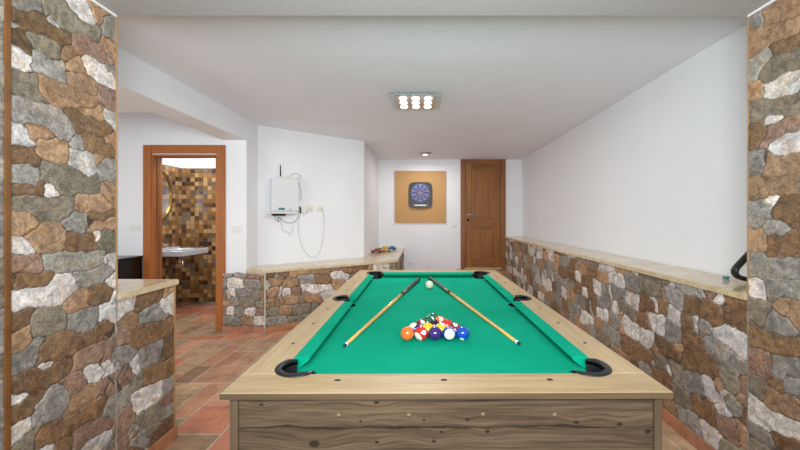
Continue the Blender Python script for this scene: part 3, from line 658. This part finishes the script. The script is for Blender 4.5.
rows = [[(5, (-.3, .6, .7), 'solid orange billiard ball at the left end of the front row'),
         (11, (.42, -.80, .42), 'red striped billiard ball beside the solid orange one in front row', (-0.50, -0.78, -0.32)),
         (4, (.3, .6, -.8), 'solid purple billiard ball in the middle of the front row'),
         (10, (0.3, 0.2, 0.9), 'blue striped billiard ball left of the solid blue one, front row', (-0.15, -0.80, -0.50)),
         (2, (-.2, -.7, -.62), 'solid blue billiard ball at the right end of the front row')],
        [(12, (0.4, 0.8, 0.4), 'purple striped billiard ball behind the orange and red striped balls', (-0.55, -0.25, 0.8)),
         (1, (.2, .8, -.4), 'solid yellow billiard ball in second row'),
         (9, (0.2, -0.3, 0.9), 'yellow striped billiard ball in second row', (0.75, -0.35, 0.25)),
         (15, (0.1, -0.45, 0.85), 'maroon striped billiard ball behind the solid blue one', (-0.45, -0.8, -0.35))],
        [(7, (.25, -.55, .8), 'solid maroon billiard ball left of the black one'),
         (8, (.3, .8, .2), 'black billiard ball in the centre of the rack'),
         (3, (.3, .8, .2), 'solid red billiard ball right of the black one')],
        [(6, (.4, .7, .3), 'solid dark green billiard ball in the row of two'),
         (13, (0.15, -0.6, 0.75), 'orange striped billiard ball in the row of two near the apex', (0.2, 0.9, -0.2))],
        [(14, (-0.3, -0.8, 0.3), 'green striped billiard ball at the apex of the triangle, farthest back', (-0.9, -0.15, 0.4))]]
for r_, row in enumerate(rows):
    for c_, (n, fc, lb, *cp) in enumerate(row):
        ball(n, bx+(c_-(len(row)-1)/2)*pit, by+r_*pit*.867, fc, lb, 'racked billiard balls', cp[0] if cp else None)
q = P(429.4, 284.3, 2.41); ball(0, .0605, 2.42, (1, 0, 0), 'white cue ball lying alone between the cue butts')

# ------------------------------------------------------------------ cues
def cue(tip, butt, label):
    t = Vector((tip[0], tip[1], 0)); b = Vector((butt[0], butt[1], 0)); d = b-t; L = d.length
    e = empty('pool_cue', (t.x, t.y, 0), math.atan2(d.y, d.x)-PI/2)
    def rad(s): return .0063+(.0148-.0063)*s
    def seg(name, s0, s1, mat, par, n=2, extra=0):
        pts = []; rs = []
        for i in range(n+1):
            s = s0+(s1-s0)*i/n; r = rad(s)+extra; pts.append((0, s*L, ZP+.0006+rad(s)+extra*0)); rs.append(r)
        return MB().tube(pts, rs, 20).build(name, mat, par)
    sh = seg('shaft', .022, .60, 'cue_wood', e, 6); seg('ferrule', .008, .0215, 'cue_ferrule', e, 1, .0004); seg('tip', 0, .0078, 'tip_blue', e, 1)
    seg('joint_collar', .60, .607, 'brass', e, 1, .0003); bt = seg('butt', .607, .985, 'cue_butt', e, 4); seg('bumper', .985, 1.0, 'black_rubber', e, 1)
    # pale wooden points let into the black butt
    for k_ in range(4):
        a = PI/4+k_*PI/2; m = MB(); s0, s1 = .6075, .70
        for i in range(6):
            f0, f1 = i/6, (i+1)/6; q = []
            for f, sg in ((f0, -1), (f0, 1), (f1, 1), (f1, -1)):
                s = s0+(s1-s0)*f; w_ = .55*(1-f)+.02; r = rad(s)+.0003; q.append((r*math.cos(a+sg*w_), s*L, ZP+.0006+rad(s)+r*math.sin(a+sg*w_)))
            m.poly(q)
        m.build('inlay_point', 'cue_wood', bt)
    return tag(e, label, 'pool cue')
cue((-.301, 1.32), (-.017, 2.727), 'pool cue lying left of the racked balls, tip towards the left rail')
cue((.3925, 1.341), (.068, 2.79), 'pool cue lying right of the racked balls, butt behind the cue ball')

# ------------------------------------------------------------------ ceiling fixtures
cl = tag(empty('ceiling_light', (-.05, 3.20, ZC)), 'square ceiling light with nine round lit lenses in a steel plate', 'ceiling light')
MB().box(-.235, .235, -.225, .225, -.036, -.030, .002).build('glass_plate', 'clear_glass', cl)
MB().box(-.18, .18, -.18, .18, -.0295, -.0005, .003).build('housing', 'steel', cl)
MB().box(-.172, .172, -.172, .172, -.042, -.0365, .002).build('lamp_plate', 'chrome', cl)
for i in (-1, 0, 1):
    for j in (-1, 0, 1):
        ln = MB().lathe([(0, -.012), (.026, -.010), (.035, -.003), (.037, 0)], 24, Matrix.Translation((i*.115, j*.115, -.0425))).build('lamp_lens', 'lamp_glow', cl)
l = bpy.data.lights.new('ceiling_light_glow', 'AREA'); l.shape = 'SQUARE'; l.size = .36; l.energy = 20; l.color = (.98, .98, 1)
o = bpy.data.objects.new('ceiling_light_glow', l); COL.objects.link(o); o.parent = cl; o.location = (0, 0, -.09)
sp = tag(empty('ceiling_spotlight', (.075, 5.89, ZC)), 'small round spotlight near the back wall, lit', 'ceiling light')
MB().lathe([(0, -.001), (.115, -.001), (.115, -.012), (.07, -.030), (.05, -.032), (.05, -.02), (0, -.02)], 32).build('spotlight_ring', 'steel', sp)
MB().lathe([(0, -.040), (.030, -.038), (.046, -.022)], 24).build('lamp_lens', 'lamp_glow', sp)
l = bpy.data.lights.new('spotlight_glow', 'AREA'); l.shape = 'DISK'; l.size = .09; l.energy = 8; l.color = (.98, .98, 1)
o = bpy.data.objects.new('spotlight_glow', l); COL.objects.link(o); o.parent = sp; o.location = (0, 0, -.06)

# ------------------------------------------------------------------ cork board and dart board
c0 = P(394.7, 171, YB); c1 = P(446, 222.9, YB); cx, cz = (c0.x+c1.x)/2, (c0.z+c1.z)/2
cb_ = tag(MB().box(c0.x-cx, c1.x-cx, -.022, -.001, c1.z-cz, c0.z-cz, .002).build('cork_board', 'cork'), 'square tan cork backing board on the back wall', 'board'); cb_.location = (cx, YB, cz)
e0 = P(408.7, 182, YB-.05); e1 = P(432.2, 208.3, YB-.05)
dbx, dbz = (e0.x+e1.x)/2, (e0.z+e1.z)/2; hw, hh = (e1.x-e0.x)/2, (e0.z-e1.z)/2
db = tag(empty('dartboard', (dbx, YB-.023, dbz)), 'black electronic dartboard with blue and white target on the cork board', 'dartboard')
pts = []
for i in range(48):      # rounded outline with bowed top and bottom
    a = 2*PI*i/48; c, s = math.cos(a), math.sin(a); n_ = 7
    r = (abs(c)**n_+abs(s)**n_)**(-1/n_); x, z = c*r*hw, s*r*hh*.955; z += math.copysign(.045*hh*(1-(x/hw)**2), z) if abs(s) > .5 else 0; pts.append((x, z))
m = MB().prism(pts, 0, .034, .006); m.xf(Matrix.Rotation(PI/2, 4, 'X')); m.build('casing', 'black_plastic', db)
k = NT('dart_target', .5)
t = k.n('ShaderNodeTexCoord'); s3 = k.n('ShaderNodeSeparateXYZ'); k.l(t.outputs['Object'], s3.inputs[0]); X_, Z_ = s3.outputs[0], s3.outputs[2]
rr = k.math('DIVIDE', k.math('SQRT', k.math('ADD', k.math('MULTIPLY', X_, X_), k.math('MULTIPLY', Z_, Z_))), .175)
an = k.math('ADD', k.math('MULTIPLY', k.math('ARCTAN2', Z_, X_), 20/(2*PI)), 20.5)
odd = k.math('FLOORED_MODULO', k.math('FLOOR', an), 2.)
A_ = k.ramp(rr, [(0, rgba((170, 30, 40))), (.07, rgba((170, 175, 205))), (.11, rgba((38, 40, 66))), (.46, rgba((40, 56, 140))), (.56, rgba((26, 28, 52))), (.66, rgba((30, 60, 160))), (.84, rgba((50, 54, 84))), (.93, rgba((100, 105, 140)))], True)
B_ = k.ramp(rr, [(0, rgba((170, 30, 40))), (.07, rgba((170, 175, 205))), (.11, rgba((112, 114, 150))), (.46, rgba((100, 40, 90))), (.56, rgba((140, 145, 185))), (.66, rgba((130, 45, 80))), (.78, rgba((130, 135, 180))), (.93, rgba((60, 62, 90)))], True)
fr_ = k.math('ABSOLUTE', k.math('SUBTRACT', k.math('FRACT', an), .5))
cc = k.mix(odd, A_, B_)
cc = k.mix(k.math('GREATER_THAN', fr_, .45), cc, rgba((170, 175, 205)))
k.color(cc); M['dart_target'] = k.m
tg = P(420.3, 192.9, YB-.06); tz = tg.z-dbz; tx = tg.x-dbx
to = MB().lathe([(0, .006), (.175, .006), (.178, 0)], 60, Matrix.Rotation(PI/2, 4, 'X'), False).build('target', 'dart_target', db); to.location = (tx, -.0345, tz)
for i, n_ in enumerate([20, 1, 18, 4, 13, 6, 10, 15, 2, 17, 3, 19, 7, 16, 8, 11, 14, 9, 12, 5]):
    a = PI/2-2*PI*i/20; tm = text_mesh(str(n_), .022, .0005); tm.transform(Matrix.Translation((tx+.194*math.cos(a), -.0352, tz+.194*math.sin(a))) @ Matrix.Rotation(PI/2, 4, 'X'))
    tm.materials.clear(); tm.materials.append(M['cable_grey']); o = bpy.data.objects.new('numeral', tm); COL.objects.link(o); o.parent = db
MB().box(-.11, .11, -.037, -.0345, -hh*.82, -hh*.72, .001).build('score_display', 'cream_plastic', db)
for xx in (-.145, .125): MB().box(xx, xx+.03, -.037, -.0345, -hh*.82, -hh*.66, .001).build('button_panel', 'red_plastic', db)

# ------------------------------------------------------------------ switches and sockets
def plate(name, ctr, nrm, wd, ht, mat, label, cat, n_rock=3, sock=False, group=None):
    ctr = Vector(ctr); n = Vector(nrm).normalized(); e = empty(name, ctr, math.atan2(n.y, n.x)+PI/2)
    MB().box(-wd/2, wd/2, -.010, -.0005, -ht/2, ht/2, .003).build('face_plate', mat, e)
    if sock:
        for k_ in range(n_rock):
            cx_ = (k_-(n_rock-1)/2)*wd/n_rock*.8
            MB().lathe([(0, -.002), (.014, -.002), (.017, .0012), (.019, .0012), (.019, 0)], 20, Matrix.Translation((cx_, -.0105, 0)) @ Matrix.Rotation(PI/2, 4, 'X')).build('socket_face', 'cream_plastic', e)
            for dx in (-.006, .006): MB().lathe([(0, .0015), (.0025, .0015), (.0025, 0)], 8, Matrix.Translation((cx_+dx, -.0105, 0)) @ Matrix.Rotation(PI/2, 4, 'X')).build('socket_hole', 'dark_dot', e)
    else:
        for k_ in range(n_rock):
            wk = wd*.8/n_rock; x0 = -wd*.4+k_*wk; MB().box(x0+.001, x0+wk-.001, -.013, -.0102, -ht*.28, ht*.28, .0012).build('rocker', 'white_plastic', e)
    return tag(e, label, cat, group)
plate('light_switch', P(135.5, 228, 3.86), (0, -1, 0), .11, .07, 'white_plastic', 'white light switch on the wall left of the open doorway', 'switch')
plate('light_switch', P(237.2, 228.7, 3.86), (0, -1, 0), .12, .08, 'white_plastic', 'white light switch on the wall right of the open doorway', 'switch')
plate('light_switch', P(454, 225.3, YB), (0, -1, 0), .115, .06, 'white_plastic', 'white light switch left of the closed wooden door', 'switch')
plate('wall_socket', P(411.2, 263.5, YB), (0, -1, 0), .08, .08, 'white_plastic', 'low wall socket on the back wall just above the far rail', 'socket', 1, True)
q = on_plane(546, 217.5, (1.905, 1.2, 0), Vector((5.5, -.067, 0)).normalized())
jb = tag(MB().lathe([(0, .006), (.026, .005), (.030, 0)], 20, Matrix.Rotation(-PI/2, 4, 'Y')).build('blanking_disc', 'white_plastic'), 'small round white blanking disc on the right wall', 'wall disc'); jb.location = q+Vector((-.004, 0, 0))

def W_(x, y, off=0.):    # a point on the slanted wall
    return on_plane(x, y, A0+AN*off, AN)
plate('wall_socket', W_(309.6, 208.5), AN, .088, .08, 'cream_plastic', 'double socket nearest the white wall box', 'socket', 2, True)
plate('wall_socket', W_(319.8, 208.6), AN, .088, .08, 'cream_plastic', 'double socket farthest from the white wall box, grey lead plugged in', 'socket', 2, True)

# white wall box
rz = math.atan2(AN.y, AN.x)+PI/2
w0 = W_(272.0, 178.5, .12); w1 = W_(298.6, 212.5, .12); wc = (w0+w1)/2; wz0, wz1 = min(w0.z, w1.z), max(w0.z, w1.z)
w1b = W_(298.6, 178.5, .12); w0b = W_(272.0, 212.5, .12); zt = (w0.z+w1b.z)/2; zb_ = (w0b.z+w1.z)/2; HB = zt-zb_
wd = (Vector((w1.x, w1.y, 0))-Vector((w0.x, w0.y, 0))).length; bc = Vector(((w0.x+w1.x)/2, (w0.y+w1.y)/2, 0))-AN*.12
bxo = tag(empty('wall_box', (bc.x, bc.y, zb_), rz), 'white metal wall box with small green display, cables hanging below', 'wall box')
MB().box(-wd/2, wd/2, -.105, -.001, .012, HB, .006, 3).build('cabinet', 'off_white_metal', bxo)
MB().box(-wd/2, wd/2, -.120, -.1055, .02, HB, .005, 3).build('front_cover', 'off_white_metal', bxo)
MB().box(-wd/2-.003, wd/2+.003, -.115, -.001, -.015, .0115, .004).build('base_tray', 'off_white_metal', bxo)
MB().box(-.085, -.010, -.1225, -.1202, .032, .058, .001).build('display', 'teal_plastic', bxo)
MB().box(.045, .07, -.1225, -.1202, .032, .045, .001).build('lock', 'grey_metal', bxo)
MB().box(-.14, .02, -.05, -.004, -.040, -.0155, .003).build('cable_gland', 'black_plastic', bxo)
rt = tag(empty('router', (bc.x, bc.y, zb_+HB+.0006), rz), 'flat cream router lying on top of the white wall box', 'router')
MB().box(-.06, .15, -.115, -.02, 0, .026, .010, 3).build('body', 'cream_plastic', rt)
MB().tube([(-.045, -.06, .022), (-.045, -.06, .05), (-.048, -.06, .175)], [.007, .009, .006], 10).build('antenna', 'cable_black', rt)
def cable(name, pix, off, r, mat, label, cat='cable', smooth=4):
    pts = [W_(x, y, o_) for (x, y, *oo) in pix for o_ in [oo[0] if oo else off]]
    out = []
    for i in range(len(pts)-1):      # Catmull-Rom
        p0 = pts[max(i-1, 0)]; p1 = pts[i]; p2 = pts[i+1]; p3 = pts[min(i+2, len(pts)-1)]
        for s in range(smooth):
            t = s/smooth; out.append(.5*((2*p1)+(-p0+p2)*t+(2*p0-5*p1+4*p2-p3)*t*t+(-p0+3*p1-3*p2+p3)*t**3))
    out.append(pts[-1])
    o = MB().tube(out, r, 6).build(name, mat); return tag(o, label, cat)
cable('cable', [(276, 214.5, .03), (275, 218), (279, 222), (278, 217), (282, 220), (288, 223), (294, 222), (297.5, 218.5), (298.6, 215.5, .02)], .05, .0035, 'cable_black', 'thick black cable looping under the white wall box')
cable('cable', [(281, 217, .015), (281, 222), (283, 231), (288, 232), (290, 235), (293, 229), (292, 226)], .006, .0022, 'cable_grey', 'thin kinked grey cable dangling below the white wall box')
cable('cable', [(299.5, 216.5, .008), (298.6, 232), (303, 248), (309, 255.5), (315, 257), (320, 251), (323, 238), (324.2, 222), (323, 212, .02), (321.5, 209, .025)], .012, .0022, 'cable_grey', 'thin grey lead hanging in a long loop under the wall sockets')
cable('cable', [(290, 177, .05), (294, 173.5, .07), (299, 174, .06), (301, 177, .04), (298, 179, .02), (300.6, 190, .01), (301, 201, .008)], .02, .002, 'cable_black', 'thin black lead curling from the router down beside the box')
ad = tag(empty('power_adapter', W_(300.3, 209.5), rz), 'dark power adapter right of the white wall box', 'adapter')
MB().box(-.022, .018, -.045, -.001, -.045, .045, .006).build('body', 'cream_plastic', ad)
MB().box(-.024, -.006, -.058, -.046, -.05, .03, .004).build('plug', 'black_plastic', ad)
cable('cable', [(302, 212, .02), (304.5, 215), (306.5, 212), (307.5, 209, .02)], .015, .0025, 'cable_cream', 'short cream lead between the adapter and the first socket')

# ------------------------------------------------------------------ bathroom things
sk = tag(empty('washbasin', (-3.68, 4.72, .855)), 'white wall-hung washbasin with a flat slab rim in the bathroom', 'washbasin')
bs = MB().box(.0, .53, -.27, .27, -.080, 0, .014, 3).build('basin', 'sink_ceramic')
ct = MB().lathe([(0, -.055), (.12, -.05), (.17, -.01), (.175, .05), (0, .05)], 28, Matrix.Translation((.31, 0, 0)) @ Matrix.Diagonal((1.0, 1, 1, 1))).build('c', 'sink_ceramic'); cut(bs, [ct]); bs.parent = sk
MB().tube([(.33, 0, -.0755), (.33, 0, -.25), (.31, 0, -.28), (.25, 0, -.28), (.22, 0, -.25), (.18, 0, -.25), (.0, 0, -.25)], .016, 10).build('drain_trap', 'chrome', sk)
MB().box(.0, .12, -.25, .25, .0005, .018, .005).build('back_ledge', 'sink_ceramic', sk)
fa = tag(empty('faucet', (-3.635, 4.66, .8735)), 'chrome single lever tap on the washbasin', 'faucet')
MB().lathe([(.026, 0), (.024, .01), (.020, .045), (.020, .05), (0, .052)], 18).tube([(0, 0, .035), (.04, 0, .045), (.08, 0, .042), (.09, 0, .03)], .009, 10).build('spout', 'chrome', fa)
MB().tube([(0, 0, .053), (.02, 0, .06), (.06, 0, .068)], .007, 8).build('lever', 'chrome', fa)
mi = tag(empty('wall_mirror', (-3.680, 4.60, 1.615)), 'oval mirror in a brass frame on the mosaic bathroom wall', 'mirror')
ring = [(0, .33*math.cos(a), .385*math.sin(a)) for a in [2*PI*i/64 for i in range(64)]]
MB().tube([(p[0]+.018, p[1], p[2]) for p in ring], .017, 10, closed=True).build('frame', 'brass', mi)
m = MB(); m.prism([(p[1], p[2]) for p in ring], 0, .010); m.xf(Matrix(((0, 0, 1, .004), (1, 0, 0, 0), (0, 1, 0, 0), (0, 0, 0, 1)))); m.build('mirror_glass', 'mirror_glass', mi)

# black cabinet beyond the half wall
kb = tag(empty('black_cabinet', (-3.538, 3.5, 0)), 'glossy black cabinet against the wall left of the doorway', 'cabinet')
MB().box(-.35, .345, -.34, .35, .04, .835, .004).build('body', 'black_gloss', kb)
MB().box(-.36, .36, -.35, .356, .8355, .86, .004).build('top', 'black_gloss', kb)
MB().box(-.33, .33, -.32, .33, 0, .0395).build('plinth', 'black_plastic', kb)

# ------------------------------------------------------------------ things on the ledges
hp = [(752.5, 252), (747, 257.5), (740, 265), (735, 270.3), (733.2, 273.5), (733.5, 276.6), (736, 279.6), (741, 281.3), (747, 282.4), (754, 283.6)]
zz0 = ZCAP+.0137
def LPt(x, y):      # the handle leans from the ledge towards the wall: plane through its foot, rising away
    Y = 1.86; z = CZ-(y-VY)*Y/F; return Vector(((x-VX)*Y/F, Y, z))
pts = [LPt(*p) for p in hp]; mz = min(p.z for p in pts)
pts = [Vector((p.x+.008, p.y+(p.z-mz)*.0, p.z-mz+zz0)) for p in pts]
hd = MB().tube(pts, .0135, 12)
hd.xf(Matrix.Translation(Vector((0, 1.86, 0))) @ Matrix.Diagonal((1, 1.5, 1, 1)) @ Matrix.Translation(Vector((0, -1.86, 0))))
tag(hd.build('bent_handle', 'black_plastic'), 'black bent tubular handle resting on the right ledge beside the stone pillar', 'handle')
g0 = P(726, 275.6, 1.94)
gd = tag(empty('small_gadget', (g0.x, 1.94, ZCAP), .3), 'small teal and silver gadget on the right ledge beside the black handle', 'gadget')
MB().box(-.013, .013, -.011, .011, 0, .010, .002).build('base', 'chrome', gd); MB().box(-.013, .013, -.011, .011, .0105, .024, .003).build('cap', 'teal_plastic', gd)
def ledge(x, y): return on_plane(x, y, (0, 0, ZR), Vector((0, 0, 1)))
def toy(name, px, py, L, mat, label, ang, kind):
    q = ledge(px, py); e = empty(name, (q.x, q.y, ZR), ang)
    if kind == 'car':
        MB().box(-L/2, L/2, -.045, .045, .010, .042, .010, 3).build('body', mat, e)
        MB().box(-L*.18, L*.22, -.036, .036, .0425, .065, .010, 3).build('cabin', mat, e)
        for sx in (-.3, .3):
            for sy in (-1, 1): MB().lathe([(0, .008), (.016, .008), (.016, -.008), (0, -.008)], 14, Matrix.Translation((sx*L, sy*.043, .0162)) @ Matrix.Rotation(PI/2, 4, 'X')).build('wheel', 'black_rubber', e)
    else:
        MB().tube([(-L/2, 0, .022), (-L*.3, 0, .024), (L*.2, 0, .026), (L*.42, 0, .018), (L/2, 0, .014)], [.012, .021, .022, .014, .006], 10).build('body', mat, e)
        MB().box(-L*.48, -L*.2, -.055, .055, .030, .040, .003).build('fin', mat, e)
    return tag(e, label, 'toy')
toy('plastic_toy', 376.5, 252.6, .19, 'red_plastic', 'small red plastic piece, leftmost of the clutter on the left ledge', .15, 'car')
toy('plastic_toy', 385.5, 251.6, .16, 'orange_plastic', 'small pale orange plastic piece next to the red one', .5, 'car')
toy('plastic_toy', 386.0, 248.6, .15, 'yellow_plastic', 'small yellow plastic piece between orange and blue ones', .2, 'rod')
toy('plastic_toy', 392.0, 249.4, .16, 'blue_plastic', 'small bright blue plastic piece, rightmost of the clutter', -.1, 'car')
toy('plastic_toy', 379.5, 250.6, .12, 'dark_green_plastic', 'small dull green plastic piece behind the red one', -.4, 'rod')
